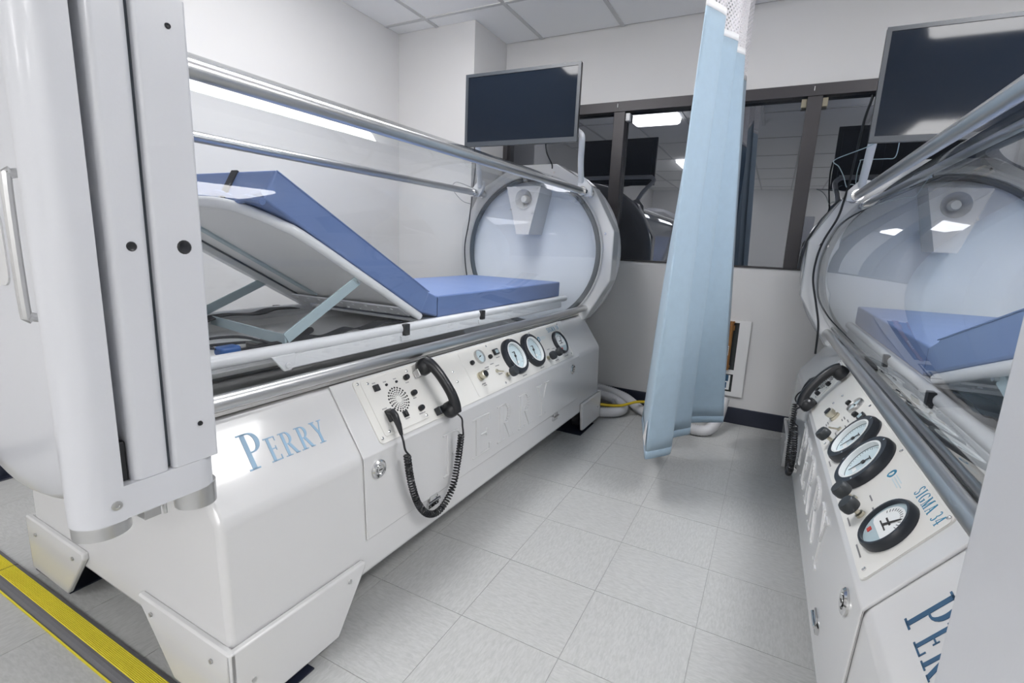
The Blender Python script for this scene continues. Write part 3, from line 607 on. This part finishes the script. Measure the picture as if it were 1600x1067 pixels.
BACK = {'left': 29, 'right': 16}
def stretcher(F, side):
    X = F.X; UV = lambda a, b, h: X(a, h, b)
    r = F.root('sliding_stretcher', {'left': 'white tubular stretcher frame in the left chamber, backrest board raised on flat struts', 'right': 'white tubular stretcher frame inside the right chamber beside black straps'}[side], 'stretcher', (0, -1.25, .72))
    # side tubes with flat flange, cross tubes
    for su in (1, -1):
        m = MB(); m.tube(spline([X(su * .16, -2.33, .775), X(su * .25, -2.32, .775), X(su * .305, -2.27, .775), X(su * .312, -2.18, .775), X(su * .312, -.35, .770), X(su * .31, -.27, .770)], 5), .0165, 14); put('side_tube', m, 'tube', r)
        m = MB(); m.prism([(su * .300, .762), (su * .325, .762), (su * .328, .728), (su * .322, .724), (su * .300, .735)], -2.05, -.27, UV); fg = put('side_flange', m, 'tube', r, bevel=.002)
        for vv in (-1.60, -1.12):
            t = MB(); t.box((su * .318, vv - .025, .735), (su * .334, vv + .025, .752), 0, X).box((su * .322, vv - .012, .752), (su * .338, vv + .012, .79), 1, X); put('strap_clip', t, ['tube', 'black'], fg, bevel=.001, seg=1)
        t = MB(); t.prism([(-2.10, .765), (-2.03, .765), (-2.03, .735), (-2.045, .722), (-2.065, .722), (-2.08, .74)], su * .320, su * .328, lambda a, b, h: X(h, a, b)); t.cyl(X(su * .326, -2.055, .737), X(su * .333, -2.055, .737), .008, n=12); put('hook_plate', t, 'tube', fg, bevel=.002)
    m = MB(); m.tube([X(-.17, -2.33, .775), X(.17, -2.33, .775)], .0165, 12); put('cross_tube', m, 'tube', r)
    m = MB(); m.box((-.30, -.30, .755), (.30, -.265, .785), 0, X); put('cross_tube', m, 'tube', r, bevel=.004)
    # shallow tray and the flat bed deck
    m = MB(); m.prism([(-.30, .745), (-.27, .725), (.27, .725), (.30, .745), (.297, .748), (.268, .729), (-.268, .729), (-.297, .748)], -2.30, -.27, UV); put('tray', m, 'board', r, smooth=0)
    m = MB(); m.box((-.30, -1.46, .772), (.30, -.26, .784), 0, X); put('bed_deck', m, 'tube', r, bevel=.003)
    # backrest board : tube edge with rounded head, thin sheet
    S0 = (-1.49, .800); th = radians(BACK[side]); e = (-cos(th), sin(th)); nn = (sin(th), cos(th))
    bf = lambda a, l, h: X(a, S0[0] + e[0] * l + nn[0] * h, S0[1] + e[1] * l + nn[1] * h)
    out = [(.295, .0), (.295, .50), (.27, .60), (.21, .67), (.12, .70), (-.12, .70), (-.21, .67), (-.27, .60), (-.295, .50), (-.295, .0)]
    sp = spline([(a, l, 0) for a, l in out], 4)
    m = MB(); m.tube([bf(p.x, p.y, 0) for p in sp], .014, 12); bb = put('backrest_frame', m, 'tube', r)
    m = MB(); m.prism([(p.x, p.y) for p in sp], .002, .012, bf); put('backrest_board', m, 'board', r, smooth=0)
    m = MB(); m.box((-.302, .0, -.022), (-.262, .60, .001), 0, bf); put('edge_flange', m, 'tube', bb, smooth=0, bevel=.003)
    m = MB(); m.box((-.261, .0, -.003), (-.253, .60, .0015), 0, bf); put('edge_groove', m, 'gasket', bb, smooth=0)
    m = MB(); m.box((-.15, .10, -.004), (-.12, .66, .0015), 0, bf); put('stiffener', m, 'strut', bb, smooth=0)
    m = MB(); m.box((-.28, .03, -.014), (.28, .10, -.008), 0, bf)
    for i in range(9): m.cyl(bf(-.24 + .06 * i, .045, -.014), bf(-.24 + .06 * i, .045, -.017), .005, n=6); m.cyl(bf(-.24 + .06 * i, .085, -.014), bf(-.24 + .06 * i, .085, -.017), .005, n=6)
    put('hinge_strip', m, 'tube', bb, smooth=0)
    # struts
    def bar(name, p, q, w, t, up=(0, 0, 1)):
        p, q = Vector(X(*p)), Vector(X(*q)); d = (q - p).normalized(); s = d.cross(Vector(up)).normalized(); k = s.cross(d)
        m = MB(); vs = [b + s * (i * t / 2) + k * (j * w / 2) for b in (p, q) for i in (-1, 1) for j in (-1, 1)]
        m.add(vs, [(0, 1, 3, 2), (4, 6, 7, 5), (0, 4, 5, 1), (2, 3, 7, 6), (0, 2, 6, 4), (1, 5, 7, 3)]); return put(name, m, 'strut', r, smooth=0, bevel=.001)
    pt = bf(.285, .31, -.012); pt = (.285, pt[1], pt[2])
    bar('strut', pt, (.285, -2.025, .797), .030, .006)
    bar('strut', (-.285, -1.645, .905) if side == 'left' else (-.285, pt[1], pt[2]), (-.285, -1.95, .782), .030, .006)
    bar('strut_crossbar', (.285, -2.025, .792), (-.285, -1.885, .768), .030, .006)
    t = MB(); t.cyl(X(.280, pt[1], pt[2]), X(.296, pt[1], pt[2]), .009, n=10); put('pivot_bolt', t, 'steel', r)
    # straps and buckle lying in the tray
    def strap(pts, w=.035):
        P = [Vector(p) for p in spline(pts, 6)]; m = MB(); vs = []; fs = []
        for i, p in enumerate(P):
            d = (P[min(i + 1, len(P) - 1)] - P[max(i - 1, 0)]); s = Vector((-d.y, d.x, 0)); s = s.normalized() * w / 2 if s.length > 1e-6 else Vector((w / 2, 0, 0))
            vs += [X(*(p - s)), X(*(p + s)), X(*(p + s + Vector((0, 0, .003)))), X(*(p - s + Vector((0, 0, .003))))]
        for i in range(len(P) - 1):
            a = 4 * i; fs += [(a + k, a + (k + 1) % 4, a + 4 + (k + 1) % 4, a + 4 + k) for k in range(4)]
        fs += [(3, 2, 1, 0), tuple(4 * (len(P) - 1) + k for k in range(4))]
        m.add(vs, fs); return put('strap', m, 'web', r)
    strap([(.16, -2.28, .745), (.20, -2.20, .785), (.22, -2.12, .770), (.25, -2.04, .780), (.255, -1.96, .775)], .03)
    strap([(.05, -2.26, .76), (.13, -2.17, .79), (.20, -2.10, .80), (.235, -2.03, .775)], .026)
    strap([(.24, -2.0, .768), (.25, -1.92, .782), (.25, -1.86, .774), (.252, -1.78, .788), (.25, -1.72, .778), (.255, -1.64, .790), (.26, -1.56, .786)], .045)
    strap([(-.20, -2.05, .745), (-.25, -1.93, .775), (-.265, -1.84, .782), (-.26, -1.74, .775), (-.27, -1.66, .785), (-.27, -1.56, .780)], .055)
    strap([(-.05, -2.1, .735), (.02, -1.98, .742), (.06, -1.86, .735), (.02, -1.74, .742), (-.08, -1.66, .735)], .03)
    strap([(.10, -2.28, .76), (.18, -2.22, .752), (.24, -2.16, .766), (.25, -2.08, .772)], .012)
    t = MB(); t.box((.005, -.025, 0), (.042, .028, .024), 0, lambda a, b, h: X(.205 + a, -2.150 + b, .766 + h)); bk = put('buckle', t, 'buckle', r, bevel=.008, seg=3); bk['label'] = 'blue plastic buckle'
    t = MB(); t.box((.10, -2.02, .735), (.16, -1.94, .765), 0, X); put('buckle', t, 'black', r, bevel=.006)
    return r

def mattress(F, side):
    X = F.X
    r = F.root('mattress', {'left': 'slate blue vinyl mattress in the left chamber with its head section tilted up', 'right': 'blue vinyl mattress seen through the right chamber\'s curved acrylic'}[side], 'mattress', (0, -1.25, .785))
    def slab(fn, L0, L1, hw, z0, z1, name, wr):
        m = MB(); nx, ny = 12, 26; vs = []; fs = []
        for side_ in (0, 1):
            for i in range(nx + 1):
                for j in range(ny + 1):
                    a = -hw + 2 * hw * i / nx; l = L0 + (L1 - L0) * j / ny
                    ed = min(i, nx - i, 2) / 2; ej = min(j, ny - j, 2) / 2; k = min(ed, ej)
                    z = (z1 + (0.004 * k) + wr * sin(l * 37 + a * 9) * k) if side_ else z0
                    vs.append(fn(a, l, z))
        q = (nx + 1) * (ny + 1); ix = lambda s, i, j: s * q + i * (ny + 1) + j
        for i in range(nx):
            for j in range(ny): fs += [(ix(0, i, j), ix(0, i, j + 1), ix(0, i + 1, j + 1), ix(0, i + 1, j)), (ix(1, i, j), ix(1, i + 1, j), ix(1, i + 1, j + 1), ix(1, i, j + 1))]
        for i in range(nx): fs += [(ix(0, i, 0), ix(0, i + 1, 0), ix(1, i + 1, 0), ix(1, i, 0)), (ix(0, i, ny), ix(1, i, ny), ix(1, i + 1, ny), ix(0, i + 1, ny))]
        for j in range(ny): fs += [(ix(0, 0, j), ix(1, 0, j), ix(1, 0, j + 1), ix(0, 0, j + 1)), (ix(0, nx, j), ix(0, nx, j + 1), ix(1, nx, j + 1), ix(1, nx, j))]
        m.add(vs, fs); return put(name, m, 'vinyl', r, bevel=.006, seg=3, angle=50)
    slab(lambda a, l, z: X(a, l, z), -1.385, -.245, .30, .785, .866, 'seat_section', .0008)
    S0 = (-1.49, .800); th = radians(BACK[side]); e = (-cos(th), sin(th)); nn = (sin(th), cos(th))
    bf = lambda a, l, h: X(a, S0[0] + e[0] * l + nn[0] * h, S0[1] + e[1] * l + nn[1] * h)
    hs = slab(bf, .0, .688, .302, .016, .100, 'back_section', .0012)
    m = MB(); m.prism([(-1.386, .866), (-1.398, .868), (-1.42, .80), (-1.40, .79)], .0, .0, lambda a, b, h: X(0, a, b)) if False else m.box((-.298, -1.39, .79), (.298, -1.384, .86), 0, X); put('fold_gap', m, 'seamblue', r, smooth=0)
    # hinge fabric wedge between the sections
    m = MB(); vz = [bf(0, .0, .016), bf(0, .0, .098), (0, -1.386, .864), (0, -1.386, .788)]
    m.prism([(p[1], p[2]) for p in vz], -.299, .299, lambda a, b, h: X(h, a, b)); put('fold_wedge', m, 'vinyl', r, bevel=.006)
    m = MB(); m.box((.13, .686, .012), (.155, .692, .100), 0, bf); put('end_strap', m, 'web', hs, smooth=0)
    # loose bunched cover under the head end
    m = MB()
    for k, zz in enumerate((.012, .028)): m.tube(spline([bf(.30 - i * .06, .684 + .006 * sin(i * 2.3 + k), zz + .006 * sin(i * 1.7 + 2 * k)) for i in range(11)], 4), .009, 8)
    put('bunched_hem', m, 'vinyl', hs)
    m = MB()
    for su in (-.303, .303): m.tube([bf(su, l, .098) for l in (.0, .2, .4, .686)], .0018, 6)
    put('piping', m, 'vinyl', hs)
    return r

def handset(F, side):
    pan = F.pan; b = pan(-.37, .11, .02); sg = F.sg
    r = root('telephone_handset', {'left': 'black telephone handset with coiled cord on the left chamber near its speaker holes', 'right': 'black telephone handset with hanging coiled cord at the far end of the right control panel'}[side], 'telephone', F.world(b), F.rz, None, b)
    # handle : swept rounded bar bowing away from the panel
    P = [pan(-.392, .205, .048), pan(-.388, .185, .062), pan(-.382, .15, .070), pan(-.376, .11, .072), pan(-.370, .065, .070), pan(-.366, .03, .060), pan(-.364, .008, .046)]
    m = MB(); sp = spline(P, 5); n = len(sp); rr = [.017 + .004 * (abs(i / (n - 1) - .5) * 2) ** 2 for i in range(n)]; rr[0] = .012; rr[-1] = .012
    m.tube(sp, rr, 12); hb = put('handle', m, 'black', r, smooth=60)
    for a, t, nm in ((-.392, .190, 'earpiece'), (-.367, .024, 'mouthpiece')):
        fn = lambda p, q, z: pan(a + p, t + q, z)
        m = MB(); m.lathe([(.018, .060), (.027, .050), (.029, .040), (.029, .026), (.025, .020), (.018, .022), (.001, .024)], fn, 24); put(nm, m, 'black', r)
    for a, t, w2 in ((-.412, .178, .030), (-.400, .036, .030)):
        fn = lambda p, q, z: pan(a + p, t + q, z); m = MB(); m.box((-w2 / 2, -.013, .0095), (w2 / 2, .013, .0145), 0, fn).box((-w2 / 2, -.013, .0145), (-w2 / 2 + .006, .013, .034), 0, fn).box((w2 / 2 - .006, -.013, .0145), (w2 / 2, .013, .030), 0, fn)
        put('cradle', m, 'steel' if t > .1 else 'knobgrey', r, bevel=.002)
    # cord : straight ends and a coil
    sd = lambda a, z, u: (sg * u, VC + sg * a, z)
    ctr = [sd(-.348, .425, .525), sd(-.346, .40, .522), sd(-.350, .321, .515), sd(-.378, .235, .514), (sd(-.443, .190, .514)), sd(-.508, .205, .514), sd(-.560, .266, .514), sd(-.594, .355, .514), sd(-.612, .447, .514)]
    sp = spline(ctr, 24); L = [0]
    for i in range(1, len(sp)): L.append(L[-1] + (sp[i] - sp[i - 1]).length)
    turns = 62; K = turns * 10; pts = []; nrm = Vector((1, 0, 0)); j = 0
    for i in range(K + 1):
        d = L[-1] * i / K
        while j < len(L) - 2 and L[j + 1] < d: j += 1
        f = (d - L[j]) / max(1e-9, L[j + 1] - L[j]); p = sp[j].lerp(sp[j + 1], f); t = (sp[j + 1] - sp[j]).normalized()
        n1 = (nrm - t * nrm.dot(t)).normalized(); n2 = t.cross(n1); a = 2 * pi * turns * i / K; rad = .0094
        pts.append(p + n1 * cos(a) * rad + n2 * sin(a) * rad)
    m = MB(); m.tube(pts, .0029, 5); cd_ = put('coiled_cord', m, 'black', r, smooth=60)
    m = MB(); m.tube(spline([pan(-.362, .004, .045), pan(-.355, -.02, .05), sd(-.345, .455, .528), sd(-.340, .44, .527), tuple(pts[0])], 5), .0032, 8); put('cord_lead', m, 'black', cd_)
    m = MB(); m.tube(spline([pan(-.615, .016, .032), pan(-.622, -.005, .034), sd(-.622, .465, .516), tuple(pts[-1])], 5), .0032, 8); put('cord_lead', m, 'black', cd_)
    m = MB(); m.tube([pan(-.612, .095, .020), pan(-.612, .088, .036), pan(-.613, .075, .040), pan(-.614, .045, .038), pan(-.615, .015, .032)], [.007, .0105, .011, .009, .005], 10); put('plug', m, 'black', cd_)
    return r

def television(F, side, u0, u1, z0, z1, v):
    X = F.X; b = ((u0 + u1) / 2, v, (z0 + z1) / 2)
    r = F.root('television', {'left': 'flat black television above the far end of the left chamber', 'right': 'large dark television above the right chamber, cut by the picture edge'}[side], 'television', b)
    UV = lambda a, q, h: X(a, h, q); fw = .016
    m = MB(); m.box((u0 + .03, v + .012, z0 + .03), (u1 - .03, v + .045, z1 - .03), 0, X).box((u0, v, z0), (u1, v + .020, z1), 0, X); put('housing', m, 'black', r, bevel=.003)
    m = MB(); bt = .024
    m.box((u0, v - .006, z1 - fw), (u1, v, z1), 0, X).box((u0, v - .006, z0), (u1, v, z0 + bt), 0, X).box((u0, v - .006, z0 + bt), (u0 + fw, v, z1 - fw), 0, X).box((u1 - fw, v - .006, z0 + bt), (u1, v, z1 - fw), 0, X); fr_ = put('frame', m, 'tvframe', r, smooth=0)
    m = MB(); m.box((u0 + fw, v - .003, z0 + bt), (u1 - fw, v - .001, z1 - fw), 0, X); put('screen', m, 'screen', r, smooth=0)
    um = (u0 + u1) / 2; m = MB(); uu = um if side == 'left' else um + .02
    s_ = F.sg
    ct = bpy.data.curves.new('logo_text', 'FONT'); ct.body = 'RCA'; ct.size = .016; ct.align_x = 'CENTER'; ct.extrude = .0003
    ob = bpy.data.objects.new('logo_text', ct); COL.objects.link(ob); dg = bpy.context.evaluated_depsgraph_get(); me = bpy.data.meshes.new_from_object(ob.evaluated_get(dg)); bpy.data.objects.remove(ob)
    me.materials.clear(); me.materials.append(M['tag'])
    lo = put('logo', me, None, fr_); lo.rotation_euler = (pi / 2, 0, 0); lo.location = Vector(X(uu, v - .0066, z0 + .007)) - Vector(X(*b))
    m = MB(); m.box((um - .10, v + .045, z0 + .1), (um + .10, v + .06, z1 - .12), 0, X).box((um - .03, v + .055, z0 + .06), (um + .03, v + .062, z1 - .14), 0, X); put('wall_mount', m, 'black', r, smooth=0)
    r.rotation_euler = (0, 0, F.rz if side == 'right' else F.rz + radians(2.5))
    return r

FL = Fr(-1.37, 2.9, 1.0, 1); FR = Fr(.657, 3.04, -1.02, -1, -.014)
chamber(FL, 'left', -2.385); chamber(FR, 'right', -2.60)
for F, s in ((FL, 'left'), (FR, 'right')):
    stretcher(F, s); mattress(F, s); handset(F, s)
television(FL, 'left', -.258, .405, 1.589, 1.963, -.40)
television(FR, 'right', -.355, .398, 1.544, 1.968, -.48)

# ------------------------------------------------------------------ curtain
def curtain():
    bot = [(-.515, 2.50), (-.448, 2.25), (-.381, 2.01), (-.299, 2.13), (-.335, 2.34), (-.262, 2.44), (-.315, 2.585), (-.225, 2.66), (-.138, 2.72), (-.21, 2.86), (-.16, 2.98)]
    top = [(-.372, 2.32), (-.352, 2.17), (-.335, 2.03), (-.278, 2.15), (-.322, 2.30), (-.252, 2.41), (-.305, 2.48), (-.262, 2.54), (-.237, 2.58), (-.30, 2.76), (-.252, 2.95)]
    
    def crisp(P):
        o = [Vector((*P[0], 0))]
        for i in range(1, len(P) - 1):
            a, b, c = (Vector((*P[k], 0)) for k in (i - 1, i, i + 1))
            o += [b.lerp(a, .5), b.lerp(a, .22), b.lerp(a, .07) * .75 + b.lerp(c, .07) * .25, b.lerp(a, .07) * .25 + b.lerp(c, .07) * .75, b.lerp(c, .22)]
        return o + [Vector((*P[-2], 0)).lerp(Vector((*P[-1], 0)), .5), Vector((*P[-1], 0))]
    pb = crisp(bot); pt = crisp(top); n = len(pb)
    arc_ = [0]
    for i in range(1, n): arc_.append(arc_[-1] + (pb[i] - pb[i - 1]).length)
    def at(i, z):
        f = (z - .2) / (1.94 - .2); q = pb[i].lerp(pt[i], min(f, 1.02)); s = .004 * sin(z * 5 + i * .35) * (1 - min(1, f)) ; return (q.x + s, q.y, z)
    r = root('curtain', 'light blue pleated privacy curtain hanging gathered between the two chambers', 'curtain', (-.3, 2.45, .2), 0, None, (-.3, 2.45, .2))
    def sheet(name, z0, z1, rows, mt, th):
        m = MB(); vs = []; uv = []
        for k in range(rows + 1):
            z = z0 + (z1 - z0) * k / rows
            for i in range(n): vs.append(at(i, z)); uv.append((arc_[i], z))
        m.add(vs, [(k * n + i, k * n + i + 1, (k + 1) * n + i + 1, (k + 1) * n + i) for k in range(rows) for i in range(n - 1)]); m.uv = uv
        o = put(name, m, mt, r, smooth=80)
        if th: sm = o.modifiers.new('thick', 'SOLIDIFY'); sm.thickness = th
        return o
    sheet('fabric_panel', .235, 1.925, 30, 'cloth', .0015); sheet('bottom_hem', .2, .235, 2, 'hem', .0018)
    sheet('top_hem', 1.925, 1.95, 1, 'tag', .002); sheet('mesh_panel', 1.95, ZC - .03, 8, 'net', 0)
    m = MB(); vs = []; P0, P1 = (-.381, 2.01), (-.448, 2.25); dx, dy = P1[0] - P0[0], P1[1] - P0[1]; nl = sqrt(dx * dx + dy * dy); nx, ny = -dy / nl, dx / nl
    if nx > 0: nx, ny = -nx, -ny
    for o_ in (.006, .008):
        for f, z in ((.12, .365), (.62, .245), (.10, .255)):
            vs.append((P0[0] + dx * f + nx * o_ + .012 * (z - .2), P0[1] + dy * f + ny * o_, z))
    m.add(vs, [(0, 1, 2), (3, 5, 4), (0, 3, 4, 1), (1, 4, 5, 2), (2, 5, 3, 0)]); put('care_tag', m, 'tag', r, smooth=0)
    t = MB(); t.box((-.32, .6, ZC - .028), (-.29, 3.36, ZC - .003)); tag(put('curtain_track', t, 'lightframe', smooth=0), 'white straight ceiling track the blue curtain hangs from', 'curtain track')
curtain()

# ------------------------------------------------------------------ floor strips and pads
def strip(x0, x1, label):
    r = root('floor_strip', label, 'floor strip', ((x0 + x1) / 2, .5, 0), 0, None, ((x0 + x1) / 2, .5, 0))
    F2 = lambda a, b, h: (h, a, b)
    m = MB(); m.prism([(.466, 0), (.544, 0), (.541, .006), (.5335, .008), (.4855, .008), (.478, .006)], x0, x1, F2); put('rubber_base', m, 'greyrub', r, smooth=0)
    m = MB(); n = 11; p = []
    for i in range(n):
        a = .4915 + i * .0036; p += [(a, .0085), (a + .0018, .0105)]
    p += [(.4915 + n * .0036, .0085), (.4915 + n * .0036, .0078), (.4915, .0078)]
    m.prism(p, x0, x1, F2); put('yellow_tread', m, 'yellow', r, smooth=0)
    m = MB(); m.prism([(.463, 0), (.4665, 0), (.4665, .004), (.463, .003)], x0, x1, F2); put('yellow_edge', m, 'yellow', r, smooth=0)
strip(-2.78, -2.004, 'short yellow and grey rubber floor strip left of the joint, beside the left picture edge')
strip(-1.999, 1.0, 'long yellow ribbed floor strip in grey rubber running under the nearest chamber foot')
def pad(x0, y0, x1, y1, label):
    m = MB(); m.box((x0, y0, 0), (x1, y1, .004)); tag(put('floor_pad', m, 'navy', smooth=0, bevel=.001), label, 'floor pad')
pad(-1.935, .560, -1.715, .80, 'dark square pad on the floor under the chamber foot beside the yellow strip')
pad(-1.08, .53, -.895, .735, 'dark square pad under the big white front foot of the left chamber')
pad(-1.03, 2.60, -.87, 2.84, 'dark pad on the floor under the far foot of the left chamber')

# ------------------------------------------------------------------ hoses and cables by the back wall
def corr(name, pts, rad, label, n=60):
    sp = spline(pts, 20); L = sum((sp[i] - sp[i - 1]).length for i in range(1, len(sp))); k = int(L / .0075); P = []; rr = []
    acc = 0; j = 0; seg = [(sp[i] - sp[i - 1]).length for i in range(1, len(sp))]
    for i in range(k + 1):
        d = L * i / k; 
        while j < len(seg) - 1 and acc + seg[j] < d: acc += seg[j]; j += 1
        P.append(sp[j].lerp(sp[j + 1], min(1, (d - acc) / max(seg[j], 1e-9)))); rr.append(rad if i % 2 else rad * .86)
    m = MB(); m.tube(P, rr, 14); return tag(put(name, m, 'hose', smooth=70), label, 'hose')
corr('corrugated_hose', [(-1.15, 3.02, .035), (-.98, 2.97, .035), (-.86, 2.98, .035), (-.775, 3.06, .035), (-.78, 3.17, .037), (-.86, 3.22, .06), (-1.0, 3.20, .085), (-1.12, 3.15, .09)], .033, 'white corrugated hose curled in a tight loop behind the left chamber foot')
corr('corrugated_hose', [(-1.12, 3.27, .10), (-.97, 3.28, .10), (-.80, 3.26, .075), (-.66, 3.17, .036), (-.50, 3.06, .034), (-.34, 3.0, .034), (-.24, 3.02, .034), (-.20, 3.12, .06), (-.185, 3.21, .12), (-.18, 3.27, .17)], .033, 'long white corrugated hose running on the floor behind the blue curtain')
m = MB(); m.tube(spline([(-1.12, 3.00, .09), (-.98, 2.98, .085), (-.87, 3.0, .078), (-.77, 3.06, .075), (-.68, 3.14, .095), (-.60, 3.2, .08), (-.52, 3.24, .015)], 8), .009, 10); tag(put('yellow_cable', m, 'cable_y', smooth=60), 'yellow cable lying across the coiled white hose', 'cable')
def cable(pts, r, label, F=None, name='black_cable', mt='rubber'):
    P = [F.world(F.X(*p)) for p in pts] if F else pts
    m = MB(); m.tube(spline(P, 8), r, 8); tag(put(name, m, mt, smooth=60), label, 'cable')
cable([(.405, -.45, 1.734), (.408, -.44, 1.708), (.413, -.38, 1.649), (.410, -.28, 1.538), (.402, -.12, 1.420), (.402, -.062, 1.379), (.418, -.060, 1.277), (.462, -.060, 1.164), (.481, -.060, 1.064), (.480, -.060, 0.964), (.450, -.060, 0.844), (.425, -.058, 0.734), (.418, -.055, 0.589)], .005, 'thick black cable hanging from the right television down the chamber ring', FR)
cable([(.33, -.42, 1.574), (.391, -.40, 1.542), (.482, -.20, 1.526), (.455, -.14, 1.504), (.427, -.10, 1.467), (.405, -.08, 1.419), (.387, -.07, 1.432), (.36, -.07, 1.424)], .002, 'thin grey wire looping left of the right television', FR, 'thin_wire', 'strut')
cable([(.283, -.41, 1.559), (.270, -.30, 1.516), (.30, -.27, 1.514), (.375, -.21, 1.522), (.380, -.19, 1.514), (.377, -.12, 1.478), (.372, -.09, 1.434)], .002, 'thin pale wire sagging under the right television behind its white pipe', FR, 'thin_wire', 'strut')
cable([(.225, -.37, 1.60), (.215, -.35, 1.586), (.178, -.25, 1.564), (.150, -.12, 1.53), (.14, -.09, 1.51)], .004, 'short black cable dangling under the left television', FL)
cable([(-.24, -.36, 1.62), (-.266, -.30, 1.599), (-.356, -.15, 1.52), (-.425, -.07, 1.384), (-.452, -.062, 1.20), (-.481, -.06, 1.05), (-.475, -.06, .93), (-.455, -.06, .82), (-.44, -.055, .72)], .004, 'black cable hanging down the far side of the left chamber ring', FL)
cable([(-.42, -.09, 1.41), (-.52, -.12, 1.44), (-.56, -.1, 1.40), (-.50, -.08, 1.33), (-.44, -.07, 1.31)], .0018, 'thin wire loop beside the far clamp of the left chamber', FL, 'thin_wire', 'gasket')

# ------------------------------------------------------------------ recessed valve box in the back wall
r = root('zone_valve_box', 'white framed wall box with brown pipes beside the curtain, low on the back wall', 'valve box', (-.22, YB, .18), 0, None, (-.22, YB, .18))
m = MB(); x0, x1, z0, z1 = -.36, -.085, .178, .662; a0, a1 = -.315, -.150
m.box((x0, YB - .014, z0), (a0, YB - .001, z1)).box((a1, YB - .014, z0), (x1, YB - .001, z1)).box((a0, YB - .014, z0), (a1, YB - .001, z0 + .025)).box((a0, YB - .014, z1 - .015), (a1, YB - .001, z1)).box((a0, YB - .014, .318), (a1, YB - .001, .345))
put('frame', m, 'lightframe', r, smooth=0)
m = MB(); m.box((a0, YB - .0035, z0 + .02), (a1, YB - .001, z1 - .01)); put('recess', m, 'dark', r, smooth=0)
for x in (-.195, -.27):
    m = MB(); m.cyl((x, YB - .02, .345), (x, YB - .02, .645), .014, n=14).cyl((x, YB - .02, .36), (x, YB - .02, .375), .019, n=14).cyl((x, YB - .022, .60), (x, YB - .022, .63), .022, n=14).cyl((x, YB - .022, .645), (x, YB - .022, .655), .018, n=14)
    p = put('pipe', m, 'copper', r)
    m = MB(); m.box((x - .008, YB - .036, .44), (x + .002, YB - .033, .50)); 
    for k in range(4): m.box((x - .006, YB - .0365, .446 + k * .013), (x, YB - .036, .453 + k * .013), 1)
    put('pipe_label', m, ['tag', 'ink'], p, smooth=0)
m = MB(); m.box((-.30, YB - .008, .215), (-.165, YB - .004, .31)); put('gauge_window', m, 'dialw', r, smooth=0)
m = MB(); m.box((-.30, YB - .009, .27), (-.175, YB - .008, .31)).box((-.20, YB - .009, .225), (-.182, YB - .008, .262)); put('gauge_print', m, 'blueink', r, smooth=0)
